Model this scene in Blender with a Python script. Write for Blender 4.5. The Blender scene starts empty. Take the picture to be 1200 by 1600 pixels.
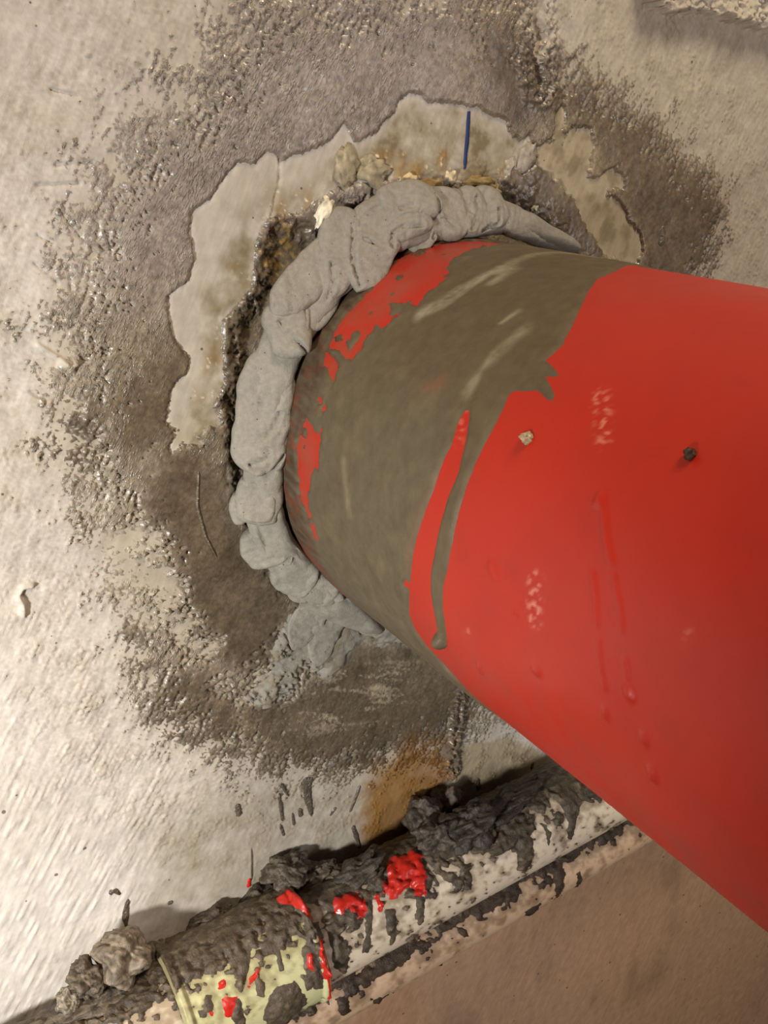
import bpy, bmesh, math, random
import numpy as np
from mathutils import Matrix, Vector

# ------------------------------------------------------------------ camera
# wall plane: y = 0, x to the right, z up, room on the -y side; the big pipe's axis is the y axis
CAM_POS = np.array([-0.29893, -0.43462, 0.18548])
YAW, PITCH, ROLL, FPX = 0.53779, 0.42448, -0.04641, 1463.8
fw = np.array([math.sin(YAW)*math.cos(PITCH), math.cos(YAW)*math.cos(PITCH), -math.sin(PITCH)])
_r = np.array([math.cos(YAW), -math.sin(YAW), 0.0]); _u = np.cross(_r, fw)
cr = _r*math.cos(ROLL) + _u*math.sin(ROLL); cu = np.cross(cr, fw)
scene = bpy.context.scene
col = scene.collection
cd = bpy.data.cameras.new('camera'); co = bpy.data.objects.new('camera', cd); col.objects.link(co)
cd.sensor_fit = 'VERTICAL'; cd.sensor_height = 32.0; cd.lens = FPX/1600*32.0
cd.clip_start = 0.01
co.matrix_world = Matrix(((cr[0], cu[0], -fw[0], CAM_POS[0]), (cr[1], cu[1], -fw[1], CAM_POS[1]),
                          (cr[2], cu[2], -fw[2], CAM_POS[2]), (0, 0, 0, 1)))
scene.camera = co

# ------------------------------------------------------------------ light
w = bpy.data.worlds.new('room_ambient'); scene.world = w; w.use_nodes = True
w.node_tree.nodes['Background'].inputs[0].default_value = (1.0, 0.84, 0.64, 1)
w.node_tree.nodes['Background'].inputs[1].default_value = 0.08
def area(name, loc, target, size, energy, color, shape='DISK'):
    l = bpy.data.lights.new(name, 'AREA'); l.shape = shape; l.size = size; l.energy = energy; l.color = color
    o = bpy.data.objects.new(name, l); col.objects.link(o); o.location = loc
    o.rotation_euler = (Vector(target)-Vector(loc)).to_track_quat('-Z', 'Y').to_euler()
    return o
def spot(name, loc, target, energy, color, angle, blend, radius):
    l = bpy.data.lights.new(name, 'SPOT'); l.energy = energy; l.color = color; l.spot_size = math.radians(angle)
    l.spot_blend = blend; l.shadow_soft_size = radius
    o = bpy.data.objects.new(name, l); col.objects.link(o); o.location = loc
    o.rotation_euler = (Vector(target)-Vector(loc)).to_track_quat('-Z', 'Y').to_euler()
spot('work_lamp', (-0.82, -0.50, 0.05), (-0.29, 0, -0.13), 41.0, (1.0, 0.972, 0.935), 72, 1.0, 0.05)
area('room_lamp', (0.50, -1.5, 0.02), (0, 0, 0), 0.6, 5.0, (0.97, 0.92, 0.96))
area('ceiling_lamp', (0.15, -0.7, 1.4), (0, -0.1, 0), 0.5, 17.0, (1.0, 0.82, 0.62))
scene.view_settings.view_transform = 'Standard'
scene.view_settings.look = 'None'
scene.view_settings.exposure = 0.0
scene.view_settings.gamma = 1.0
scene.view_settings.use_curve_mapping = False

# ------------------------------------------------------------------ helpers
def ray(px, py):
    return (px-600)/FPX*cr - (py-800)/FPX*cu + fw
def at(px, py, Y=0.0):
    d = ray(px, py); t = (Y-CAM_POS[1])/d[1]; return CAM_POS + d*t
R = 0.11
def on_pipe(px, py):
    """photo point -> (arc length, y) on the big pipe"""
    d = ray(px, py); c = CAM_POS
    A = d[0]**2+d[2]**2; B = 2*(d[0]*c[0]+d[2]*c[2]); Cc = c[0]**2+c[2]**2-R*R
    D = max(B*B-4*A*Cc, 0.0); t = (-B-math.sqrt(D))/(2*A); P = c+d*t
    return (math.atan2(P[2], -P[0])*R, P[1])      # 0 = facing -x, + = up
def on_rod(px, py, cy, cz, r):
    """photo point -> (arc length, x) on a pipe along x"""
    d = ray(px, py); o = CAM_POS-np.array([0, cy, cz])
    A = d[1]**2+d[2]**2; B = 2*(d[1]*o[1]+d[2]*o[2]); Cc = o[1]**2+o[2]**2-r*r
    D = max(B*B-4*A*Cc, 0.0); t = (-B-math.sqrt(D))/(2*A); P = o+d*t
    return (math.atan2(P[2], -P[1])*r, P[0])      # 0 = facing the room, + = up

rs = np.random.RandomState(7)
PERM = np.concatenate([rs.permutation(256)]*3)
GR = np.stack([np.cos(np.arange(256)/256*2*np.pi), np.sin(np.arange(256)/256*2*np.pi)], 1).astype(np.float32)
def pn(x, y, s=0):
    x = np.asarray(x, np.float64)+s*17.37; y = np.asarray(y, np.float64)-s*9.11
    xi = np.floor(x).astype(np.int64); yi = np.floor(y).astype(np.int64)
    xf = (x-xi).astype(np.float32); yf = (y-yi).astype(np.float32)
    u = xf*xf*xf*(xf*(xf*6-15)+10); v = yf*yf*yf*(yf*(yf*6-15)+10)
    def g(i, j):
        h = PERM[PERM[(xi+i) & 255]+((yi+j) & 255)]
        return GR[h, 0]*(xf-i)+GR[h, 1]*(yf-j)
    a = g(0, 0); b = g(1, 0); c = g(0, 1); d = g(1, 1)
    return 1.5*((a+(b-a)*u)+((c+(d-c)*u)-(a+(b-a)*u))*v)
def fbm(x, y, f, o=4, s=0, gain=.5):
    r = 0; a = 1.0; n = 0
    for i in range(o):
        r = r+a*pn(x*f, y*f, s+i*3); n += a; a *= gain; f *= 2.03
    return r/n
def stroke(x, y, ang, fa, fb, o=2, s=0):
    """noise stretched along direction ang (fa along, fb across, per metre)"""
    c, q = math.cos(ang), math.sin(ang)
    a = x*c+y*q; b = -x*q+y*c
    r = pn(a*fa, b*fb, s)
    if o > 1: r = r+.5*pn(a*fa*2.1, b*fb*2.1, s+5)
    return r/(1.5 if o > 1 else 1)
def sst(a, b, x):
    t = np.clip((x-a)/(b-a), 0, 1); return t*t*(3-2*t)
def sdf(poly, X, Y, margin=0.03):
    """signed distance (+ inside) to a polygon, clamped to -margin far away"""
    P = np.asarray(poly, float); out = np.full(X.shape, -margin)
    lo = P.min(0)-margin; hi = P.max(0)+margin
    m = (X > lo[0]) & (X < hi[0]) & (Y > lo[1]) & (Y < hi[1])
    x = X[m]; y = Y[m]
    if not len(x): return out
    d2 = np.full(x.shape, 1e9); ins = np.zeros(x.shape, bool)
    for i in range(len(P)):
        ax, ay = P[i-1]; bx, by = P[i]; ex, ey = bx-ax, by-ay
        L = ex*ex+ey*ey+1e-18
        t = np.clip(((x-ax)*ex+(y-ay)*ey)/L, 0, 1)
        d2 = np.minimum(d2, (x-ax-t*ex)**2+(y-ay-t*ey)**2)
        if ay != by:
            c = (ay > y) != (by > y)
            ins ^= c & (x < ex*(y-ay)/(by-ay)+ax)
    d = np.sqrt(d2); out[m] = np.maximum(np.where(ins, d, -d), -margin)
    return out
def line_d(pts, X, Y, margin=0.03):
    """distance to an open polyline"""
    P = np.asarray(pts, float); out = np.full(X.shape, margin)
    lo = P.min(0)-margin; hi = P.max(0)+margin
    m = (X > lo[0]) & (X < hi[0]) & (Y > lo[1]) & (Y < hi[1])
    x = X[m]; y = Y[m]; d2 = np.full(x.shape, 1e9)
    for i in range(1, len(P)):
        ax, ay = P[i-1]; bx, by = P[i]; ex, ey = bx-ax, by-ay
        t = np.clip(((x-ax)*ex+(y-ay)*ey)/(ex*ex+ey*ey+1e-18), 0, 1)
        d2 = np.minimum(d2, (x-ax-t*ex)**2+(y-ay-t*ey)**2)
    out[m] = np.minimum(np.sqrt(d2), margin); return out
def wp(pts, Y=0.0):
    """photo outline -> wall coordinates (x, z)"""
    return [tuple(at(a, b, Y)[[0, 2]]) for a, b in pts]
def lin(c):
    c = np.asarray(c, float)/255.; return np.where(c <= .04045, c/12.92, ((c+.055)/1.055)**2.4)
def mixc(C, c, m):
    return C*(1-m[:, None])+lin(c)[None]*m[:, None]

def mesh_obj(name, verts, faces, mat, parent=None, colors=None, smooth=True):
    me = bpy.data.meshes.new(name)
    verts = np.asarray(verts, np.float32)
    if isinstance(faces, np.ndarray) and faces.ndim == 2:
        n, k = faces.shape
        me.vertices.add(len(verts)); me.vertices.foreach_set('co', verts.ravel())
        me.loops.add(n*k); me.loops.foreach_set('vertex_index', faces.ravel().astype(np.int32))
        me.polygons.add(n); me.polygons.foreach_set('loop_start', np.arange(0, n*k, k, dtype=np.int32))
        me.polygons.foreach_set('loop_total', np.full(n, k, np.int32))
        me.update(calc_edges=True)
    else:
        me.from_pydata(verts.tolist(), [], [tuple(f) for f in faces])
    if smooth: me.polygons.foreach_set('use_smooth', np.ones(len(me.polygons), bool))
    if colors is not None:
        at_ = me.attributes.new('Col', 'FLOAT_COLOR', 'POINT')
        c4 = np.ones((len(verts), 4), np.float32); c4[:, :3] = colors[:, :3]
        if colors.shape[1] == 4: c4[:, 3] = colors[:, 3]
        at_.data.foreach_set('color', c4.ravel())
    me.materials.append(mat)
    o = bpy.data.objects.new(name, me); col.objects.link(o)
    if parent: o.parent = parent
    return o
def empty(name, loc=(0, 0, 0)):
    o = bpy.data.objects.new(name, None); o.empty_display_size = .02; col.objects.link(o); o.location = loc
    return o
def tag(o, label, cat, group=None, kind=None):
    if label: o['label'] = label
    if cat: o['category'] = cat
    if group: o['group'] = group
    if kind: o['kind'] = kind
    return o
def grid_faces(nu, nv, wrap_u=False):
    iu = np.arange(nu if wrap_u else nu-1); iv = np.arange(nv-1)
    a, b = np.meshgrid(iu, iv, indexing='ij'); a2 = (a+1) % nu
    return np.stack([a*nv+b, a2*nv+b, a2*nv+b+1, a*nv+b+1], -1).reshape(-1, 4)

# ------------------------------------------------------------------ materials
def material(name, rough=.6, spec=.4, use_col=True, color=(1, 1, 1), var=.12, vscale=120, bump=.3, bscale=900,
             bdist=.0006, rvar=.12, aniso=None, pits=0.0, coat=0.0, bump2=0.0, b2scale=250, grit=0.0, band=.25, streak=0.0, pscale=75):
    m = bpy.data.materials.new(name); m.use_nodes = True
    nt = m.node_tree; N = nt.nodes; L = nt.links; b = N['Principled BSDF']
    tc = N.new('ShaderNodeTexCoord'); mp = N.new('ShaderNodeMapping')
    L.new(tc.outputs['Object'], mp.inputs[0])
    if aniso:
        mp.vector_type = 'TEXTURE'
        mp.inputs['Rotation'].default_value = (0, aniso[0], 0); mp.inputs['Scale'].default_value = aniso[1]
    def noise(sc, det, vec, ro=.6):
        n = N.new('ShaderNodeTexNoise'); n.inputs['Scale'].default_value = sc; n.inputs['Detail'].default_value = det
        n.inputs['Roughness'].default_value = ro; L.new(vec, n.inputs['Vector']); return n
    n1 = noise(vscale, 6, tc.outputs['Object'])
    mr = N.new('ShaderNodeMapRange'); mr.inputs[1].default_value = .5-band; mr.inputs[2].default_value = .5+band
    mr.inputs[3].default_value = 1-var; mr.inputs[4].default_value = 1+var
    L.new(n1.outputs['Fac'], mr.inputs[0])
    mx = N.new('ShaderNodeMix'); mx.data_type = 'RGBA'; mx.blend_type = 'MULTIPLY'; mx.inputs[0].default_value = 1
    if use_col:
        a = N.new('ShaderNodeAttribute'); a.attribute_name = 'Col'; L.new(a.outputs['Color'], mx.inputs[6])
    else: mx.inputs[6].default_value = (*color, 1)
    L.new(mr.outputs[0], mx.inputs[7])
    out = mx.outputs[2]
    if streak:
        ns = noise(170, 7, mp.outputs[0], .68); ms = N.new('ShaderNodeMapRange'); ms.inputs[1].default_value = .36; ms.inputs[2].default_value = .64
        ms.inputs[3].default_value = 1-streak; ms.inputs[4].default_value = 1+streak*.8; L.new(ns.outputs['Fac'], ms.inputs[0])
        m2 = N.new('ShaderNodeMix'); m2.data_type = 'RGBA'; m2.blend_type = 'MULTIPLY'; m2.inputs[0].default_value = 1
        L.new(out, m2.inputs[6]); L.new(ms.outputs[0], m2.inputs[7]); out = m2.outputs[2]
    n2 = noise(bscale, 4, mp.outputs[0], .65)
    hgt = n2.outputs['Fac']
    if bump2:
        n3 = noise(b2scale, 5, mp.outputs[0]); ad = N.new('ShaderNodeMath'); ad.operation = 'MULTIPLY_ADD'
        L.new(n3.outputs['Fac'], ad.inputs[0]); ad.inputs[1].default_value = bump2; L.new(hgt, ad.inputs[2]); hgt = ad.outputs[0]
    if grit:
        # sparse grains standing on a flat ground, patchy
        gm = N.new('ShaderNodeMapRange'); gm.inputs[1].default_value = grit; gm.inputs[2].default_value = grit+.28
        g1 = noise(bscale, 2, mp.outputs[0], .5); L.new(g1.outputs['Fac'], gm.inputs[0])
        gx_ = N.new('ShaderNodeMath'); gx_.operation = 'MULTIPLY'; L.new(gm.outputs[0], gx_.inputs[0]); L.new(a.outputs['Alpha'], gx_.inputs[1])
        gy_ = N.new('ShaderNodeMath'); gy_.operation = 'MULTIPLY_ADD'; L.new(hgt, gy_.inputs[0]); gy_.inputs[1].default_value = .18
        L.new(gx_.outputs[0], gy_.inputs[2]); hgt = gy_.outputs[0]
    if pits:
        v = N.new('ShaderNodeTexVoronoi'); v.inputs['Scale'].default_value = pscale; L.new(tc.outputs['Object'], v.inputs['Vector'])
        sp = N.new('ShaderNodeSeparateColor'); L.new(v.outputs['Color'], sp.inputs[0])
        th = N.new('ShaderNodeMath'); th.operation = 'MULTIPLY'; th.inputs[1].default_value = .15; 
        pw = N.new('ShaderNodeMath'); pw.operation = 'POWER'; pw.inputs[1].default_value = 4; L.new(sp.outputs[0], pw.inputs[0])
        L.new(pw.outputs[0], th.inputs[0])
        df = N.new('ShaderNodeMath'); df.operation = 'SUBTRACT'; L.new(th.outputs[0], df.inputs[0]); L.new(v.outputs['Distance'], df.inputs[1])
        pm = N.new('ShaderNodeMapRange'); pm.inputs[1].default_value = 0; pm.inputs[2].default_value = .03; L.new(df.outputs[0], pm.inputs[0])
        sub = N.new('ShaderNodeMath'); sub.operation = 'MULTIPLY_ADD'; sub.inputs[1].default_value = -pits*3
        L.new(pm.outputs[0], sub.inputs[0]); L.new(hgt, sub.inputs[2]); hgt = sub.outputs[0]
        dk = N.new('ShaderNodeMix'); dk.data_type = 'RGBA'; L.new(out, dk.inputs[6]); dk.inputs[7].default_value = (.06, .05, .04, 1)  # pit interiors: dirt and the shade of their depth painted near-black
        pf = N.new('ShaderNodeMath'); pf.operation = 'MULTIPLY'; pf.inputs[1].default_value = .8; L.new(pm.outputs[0], pf.inputs[0])
        L.new(pf.outputs[0], dk.inputs[0]); out = dk.outputs[2]
    L.new(out, b.inputs['Base Color'])
    bp = N.new('ShaderNodeBump'); bp.inputs['Strength'].default_value = bump; bp.inputs['Distance'].default_value = bdist
    L.new(hgt, bp.inputs['Height']); L.new(bp.outputs[0], b.inputs['Normal'])
    rr = N.new('ShaderNodeMapRange'); rr.inputs[1].default_value = .3; rr.inputs[2].default_value = .7
    rr.inputs[3].default_value = max(rough-rvar, .05); rr.inputs[4].default_value = min(rough+rvar, 1)
    n4 = noise(vscale*.6, 4, tc.outputs['Object']); L.new(n4.outputs['Fac'], rr.inputs[0]); L.new(rr.outputs[0], b.inputs['Roughness'])
    b.inputs['Specular IOR Level'].default_value = spec
    b.inputs['Coat Weight'].default_value = coat
    return m
M_CON = material('concrete', .75, .3, var=.10, vscale=120, bump=.25, bscale=1100, bdist=.0004, pits=1.5, pscale=115, grit=.56,
                 band=.16, streak=.10, aniso=(-1.05, (4.5, 1, .62)))
M_COAT = material('cement_slurry', .36, .75, var=.26, vscale=420, bump=.8, bscale=950, bdist=.0006, rvar=.2,
                  aniso=(-.95, (2.2, 1, .8)), grit=.5, band=.16, streak=.24)
M_SEAL = material('grey_sealant', .72, .3, use_col=True, var=.12, vscale=420, bump=.75, bscale=1200, bdist=.0005, pits=.5, pscale=330, band=.16)
M_RED = material('red_paint', .42, .4, var=.06, vscale=25, bump=.12, bscale=500, bdist=.0003, rvar=.1)
M_SLUR = material('pipe_slurry', .55, .35, var=.14, vscale=140, band=.18, bump=.35, bscale=600, bdist=.0005, rvar=.15)
M_MUCK = material('wet_muck', .45, .45, var=.4, vscale=260, band=.16, bump=.7, bscale=600, bdist=.0012, rvar=.2)
M_PLAS = material('conduit_plastic', .45, .4, var=.08, vscale=80, bump=.15, bscale=400, bdist=.0004)
M_BLUE = material('blue_ink', .6, .3, use_col=False, color=tuple(lin((38, 52, 98))), var=.2, vscale=900, bump=.2)
M_REDSPLASH = material('red_splash', .35, .5, use_col=False, color=tuple(lin((186, 38, 26))), var=.2, vscale=250, bump=.3, bscale=300)

# ------------------------------------------------------------------ wall
def axis(lo, a, b, hi, step, nx=34):
    core = np.arange(a, b, step)
    t = np.linspace(0, 1, nx+1)[1:]
    return np.concatenate([(a+(lo-a)*t**2.2)[::-1], core, core[-1]+(hi-core[-1])*t**2.2])
gx = axis(-1.0, -.335, .31, 1.15, .0008); gz = axis(-1.15, -.355, .245, .9, .0008)
NX, NZ = len(gx), len(gz)
GX, GZ = np.meshgrid(gx, gz, indexing='ij'); X = GX.ravel(); Z = GZ.ravel()
RHO = np.hypot(X, Z)

CHIP = wp([(900, 392), (850, 335), (815, 300), (790, 285), (740, 290), (705, 280), (650, 288), (600, 283), (560, 300), (535, 305),
           (510, 330), (497, 345), (470, 337), (437, 335), (415, 345), (402, 377), (400, 427), (393, 450), (362, 492), (352, 520),
           (352, 593), (338, 627), (345, 663), (347, 700), (352, 740), (366, 800), (392, 862), (428, 922), (470, 955), (560, 985),
           (640, 1010), (760, 900), (880, 700), (940, 500)])
BARE1 = wp([(538, 193), (520, 215), (503, 227), (490, 233), (468, 241), (450, 247), (441, 249), (437, 262), (436, 246), (425, 239), (417, 238), (407, 246),
            (397, 257), (384, 254), (373, 255), (361, 262), (353, 270), (350, 280), (343, 289), (330, 306), (317, 320), (306, 326), (297, 328),
            (298, 345), (296, 363), (301, 380), (303, 397), (301, 417), (298, 432), (287, 446), (272, 454), (264, 460), (262, 483), (265, 505),
            (273, 530), (284, 545), (296, 560), (290, 585), (272, 600), (264, 625), (261, 655), (270, 672), (268, 705), (283, 700), (307, 697),
            (325, 668), (343, 663), (337, 627), (349, 593), (347, 540), (347, 500), (362, 486), (393, 450), (397, 427), (400, 377), (417, 343), (437, 335),
            (467, 333), (497, 312), (530, 292), (600, 280), (650, 282), (700, 276), (740, 288), (780, 278), (800, 262), (815, 270), (835, 255), (838, 232), (825, 212),
            (812, 222), (800, 215), (790, 190), (760, 178), (745, 166), (735, 169), (700, 160), (668, 161), (655, 148), (640, 147), (622, 160), (618, 175),
            (600, 190), (590, 205), (583, 213), (572, 214), (562, 222), (553, 222), (549, 212)])
BARE2 = wp([(889, 199), (905, 204), (922, 202), (927, 225), (917, 277), (930, 281), (943, 270), (956, 266), (968, 270), (975, 277), (974, 292), (949, 297),
            (947, 307), (967, 315), (982, 341), (1001, 371), (1000, 395), (994, 409), (949, 401), (930, 375), (919, 360), (905, 325), (900, 315), (877, 289), (850, 262),
            (838, 251), (836, 236), (850, 224), (862, 218), (868, 180), (872, 158), (878, 165), (880, 222)])
BARE3 = wp([(716, 1172), (745, 1160), (800, 1155), (870, 1200), (800, 1225), (745, 1235), (718, 1222)])
COAT_OUT = wp([(335, -60), (322, 40), (275, 105), (205, 150), (186, 185), (150, 230), (105, 300), (80, 400), (62, 500), (70, 600), (72, 650), (80, 720),
               (125, 840), (165, 930), (185, 1000), (190, 1060), (205, 1130), (300, 1185), (420, 1232), (540, 1232), (640, 1200), (700, 1225), (716, 1160), (770, 1150),
               (830, 1135), (860, 1090), (1000, 800), (1110, 445), (1130, 400), (1152, 320), (1148, 262), (1080, 215), (1050, 170), (990, 130), (930, 90), (880, 70),
               (850, 20), (842, -60)])
SPALL = wp([(985, -80), (1000, 6), (1040, 22), (1085, 20), (1118, 32), (1160, 40), (1200, 56), (1300, 80), (1340, -80)])
SCRATCH = wp([(-120, 930), (120, 930), (240, 1060), (330, 1180), (290, 1300), (170, 1480), (60, 1640), (-200, 1640)])

n_big = fbm(X, Z, 14, 3, 11); n_mid = fbm(X, Z, 70, 4, 12); n_fine = fbm(X, Z, 330, 3, 13); n_grain = pn(X*620, Z*620, 14)
wob = fbm(X, Z, 160, 3, 1)*.0035 + fbm(X, Z, 600, 2, 2)*.0012
sb1 = np.maximum(sdf(BARE1, X, Z, .05), sdf(BARE2, X, Z, .05))
s_b3 = sdf(BARE3, X, Z, .05)+wob*1.5
s_bare = np.maximum.reduce([sdf(BARE1, X, Z, .05)+n_grain*.0006+n_fine*.0006+wob*(.35+1.6*sst(.02, -.02, Z-.045)), sdf(BARE2, X, Z, .05)+wob*1.1, s_b3])
s_out = sdf(COAT_OUT, X, Z, .09)
s_chip = sdf(CHIP, X, Z, .05)
s_spall = sdf(SPALL, X, Z, .03)+wob*1.2
s_scr = sst(-.03, .02, sdf(SCRATCH, X, Z, .06))
st_d = stroke(X, Z, math.radians(57), 90, 420, 2, 20)      # brush marks running up to the right
st_w = stroke(X, Z, math.radians(62), 22, 190, 2, 21)
st_c = stroke(X, Z, math.radians(8), 60, 330, 2, 22)

st_f = stroke(X, Z, math.radians(52), 130, 520, 1, 24)
# concrete relief (h > 0 comes out of the wall)
h = n_big*.0020 + n_mid*.00025 + n_fine*.00008
_d = at(80, 1480)-at(205, 1250); sc_ang = math.atan2(_d[2], _d[0])
st_r = 1-np.abs(stroke(X, Z, sc_ang, 5, 210, 2, 23))*2.2; st_r = np.maximum(st_r, 0)**3
h += s_scr*(st_w*.00018 + st_d*.00016 + st_r*.0008*np.clip(.5+n_mid*2, 0, 1) + np.maximum(n_fine, 0)*.0001)
lf = sst(-.10, -.02, s_out)*(1-sst(0, .02, s_out))           # rough belt where the slurry fades out
h += lf*(np.maximum(n_fine, .0)*.0005+np.maximum(n_grain-.25, 0)*.0015+st_d*.0002)*np.clip(.6+2*n_mid, 0, 1.6)
chip_n = n_mid*.9+n_fine*.5
h -= sst(-.001, .016, s_chip+wob*1.6)*(.0095+chip_n*.0014)
rim = sst(-.016, -.002, s_chip+n_mid*.012)*(1-sst(.003, .012, s_chip))  # broken rim of the hole
topz = sst(-.02, .05, Z-X*.2)
h += rim*(n_mid*.0022+np.abs(n_fine)*.0014-.0006)*(.12+1.1*topz*sst(-.10, -.06, X))
h += sst(-.0006, .0012, s_spall)*(.010+n_mid*.007+n_fine*.004)
# vertical crack at the top and the seam under the pipe
crack = line_d(wp([(842, -40), (838, 30), (845, 60), (836, 90), (842, 130)]), X, Z)
h -= .004*(1-sst(.0, .0045, crack+wob*.8))
h += .0035*(1-sst(.0, .010, np.abs(crack-.008)+wob))*np.maximum(n_fine+.4, 0)
seam = line_d(wp([(716, 1085), (712, 1120), (708, 1160), (706, 1205)]), X, Z)
h += .004*(1-sst(0, .005, np.abs(seam-.003)+wob*.6))*np.maximum(n_fine+.5, 0)
for pts, wd, hh in ([((50, 915), (35, 917), (28, 930), (36, 945), (36, 960)), .0022, .0026],
                    [((116, 566), (108, 572), (100, 568)), .004, .0028], [((60, 540), (90, 558), (108, 572)), .0018, .0016],
                    [((60, 620), (48, 612)), .0015, -.0012], [((160, 140), (150, 150)), .0012, .0012]):
    h += hh*(1-sst(0, wd, line_d(wp(pts), X, Z)))
for pts in (((245, 235), (250, 215), (262, 180), (275, 160)), ((115, 562), (165, 553)), ((88, 258), (148, 254)), ((55, 290), (125, 287)),
            ((80, 140), (118, 150)), ((55, 412), (90, 442)), ((60, 368), (84, 380)), ((95, 330), (130, 375)), ((330, -20), (322, 25), (312, 60)), ((108, 420), (112, 455)), ((178, 380), (174, 395)), ((235, 290), (240, 270)), ((437, 248), (437, 280), (431, 308), (424, 338))):
    h -= .0012*(1-sst(0, .0011, line_d(wp(pts), X, Z)+wob*.3))

# slurry coat thickness: crisp lips at the bare patches, dry-brushed fade at the outside
n_dry = .32*n_fine+.5*st_d+.55*n_mid+.40*n_grain
t_out = (s_out/.026 + n_dry*(1.9-.7*sst(.03, .1, X)) - .25)*.00075
t_in = -(s_bare)*1.2
drybrush = np.maximum.reduce([
    .82*sst(-.01, .012, sdf(wp([(150, 815), (255, 828), (285, 905), (305, 975), (345, 1015), (300, 1040), (230, 960), (175, 890)]), X, Z)),
    .6*sst(-.012, .012, sdf(wp([(430, 1010), (470, 965), (500, 1010), (500, 1050), (440, 1090), (370, 1095), (330, 1080), (390, 1050)]), X, Z)),
    .55*sst(-.015, .02, sdf(wp([(215, 1060), (260, 960), (210, 850), (130, 760), (110, 850), (170, 1000)]), X, Z))])
t_dry = (.75-drybrush*1.15 + n_mid*.8+st_c*.45+n_fine*.7+n_grain*.3)*.0009
body_t = .0013*sst(.004, .03, s_out)
t = np.minimum(np.minimum(t_out, .0005), np.where(drybrush > .02, np.minimum(t_dry, .0005), 1.0))
t = np.minimum(t+body_t*(t > .0003), t_in)
t = np.minimum(t, -(s_spall)*.5)
t = np.clip(t, -.0004, .0021)
lipnoise = .00007*n_fine
tt = np.where(t > 0, t+lipnoise*np.clip(t/.0008, 0, 1), t)
# coat's own brush relief; fresh dark slurry lies smooth
DARKS = [[(270, 705), (345, 745), (380, 830), (445, 955), (440, 1010), (400, 1060), (320, 990), (265, 880), (240, 780)],
         [(370, 1080), (520, 1010), (650, 1010), (740, 1060), (730, 1150), (690, 1210), (560, 1225), (430, 1205), (330, 1185), (230, 1140), (240, 1060), (310, 1050)],
         [(800, 270), (840, 255), (900, 325), (945, 405), (870, 392), (800, 320)],
         [(755, 60), (840, 70), (960, 140), (1060, 220), (1130, 300), (1135, 440), (1000, 425), (1005, 370), (960, 262), (925, 200), (860, 170), (800, 190), (770, 140)],
         [(415, 345), (465, 335), (500, 350), (470, 410), (440, 460), (400, 520), (390, 600), (380, 720), (370, 770), (345, 690), (338, 610), (355, 500), (395, 450)],
         [(75, 655), (140, 635), (165, 690), (120, 745), (85, 720)], [(185, 625), (250, 560), (262, 640), (240, 695), (200, 700)],
         [(255, 555), (285, 545), (298, 565), (268, 620), (250, 700), (262, 720), (240, 640)], [(150, 980), (200, 960), (230, 1040), (200, 1060)],
         [(300, 700), (345, 740), (350, 830), (320, 800)]]
dk = np.max([sst(-.014, .010, sdf(wp(P), X, Z)+wob*2.2+n_mid*.006) for P in DARKS], 0)
smooth_r = sst(.03, .09, X)*.6
patch = np.clip(.55+1.5*n_mid+1.2*n_big+.4*fbm(X, Z, 32, 2, 19), 0, 1.3)
amp = (1-.92*dk)*(1-smooth_r)*(.25+patch)
amp = np.maximum(amp, .35*sst(-.012, .012, sdf(wp([(330, 1090), (540, 1020), (660, 1030), (560, 1200), (330, 1190), (210, 1130)]), X, Z))*patch)
amp *= 1-.7*sst(-.01, .01, sdf(wp([(660, -40), (760, -40), (800, 200), (650, 150)]), X, Z))
hc = h+tt+np.clip(t/.0004, 0, 1)*(amp+.08)*(st_d*.00016+n_fine*.00016+np.maximum(n_grain-.25, 0)*.0006+np.maximum(st_f-.3, 0)*.0008)

# concrete colour
C = np.tile(lin((203, 197, 188)), (len(X), 1))
C = mixc(C, (186, 176, 158), sst(-.1, .5, n_big)*.5)
C = mixc(C, (168, 156, 136), sst(.1, .6, n_mid)*.35)
C = mixc(C, (216, 209, 198), s_scr*.6)
right = sst(.05, .16, X+.1*Z)
C = mixc(C, (182, 171, 148), right*.7)
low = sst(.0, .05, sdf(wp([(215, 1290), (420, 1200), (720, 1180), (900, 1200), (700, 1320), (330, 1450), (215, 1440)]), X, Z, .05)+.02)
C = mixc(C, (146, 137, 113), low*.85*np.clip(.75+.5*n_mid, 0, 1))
stain = sst(.03, .001, -sdf(BARE1, X, Z, .05)*0+np.abs(np.minimum(s_chip, 0)))*(sb1 > -.002)
C = mixc(C, (112, 96, 68), np.clip(stain*(.55+.9*n_mid+.5*n_fine), 0, .85))
tb = sst(-.008, .01, sdf(wp([(585, 215), (620, 165), (740, 168), (810, 210), (800, 275), (700, 290), (540, 300), (530, 260)]), X, Z))
C = mixc(C, (138, 124, 98), tb*np.clip(.5+.9*n_mid, 0, 1)*.8)
ylw = fbm(X, Z, 24, 2, 35)+.9*(1-sst(.0, .05, np.hypot(X-at(650, 280)[0], Z-at(650, 280)[2])))
C = mixc(C, (105, 92, 72), sst(-.002, .006, s_chip)*.85)
C = mixc(C, (190, 150, 70), sst(-.002, .006, s_chip)*sst(.25, .5, fbm(X, Z, 260, 2, 31))*.75*topz)
C = mixc(C, (160, 146, 118), sst(-.006, .004, np.maximum(sdf(BARE2, X, Z), s_b3))*.6)
ochre = sst(-.016, .014, sdf(wp([(575, 1225), (640, 1160), (700, 1165), (695, 1230), (620, 1335), (565, 1325)]), X, Z)+n_mid*.008)
C = mixc(C, (150, 100, 28), ochre*.85)
oc2 = sst(-.03, .03, sdf(wp([(540, 1560), (640, 1540), (640, 1700), (500, 1700)]), X, Z, .06))
C = mixc(C, (150, 98, 40), oc2*.7)
C = mixc(C, (196, 188, 170), sst(-.001, .002, s_spall)*.8)
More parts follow.
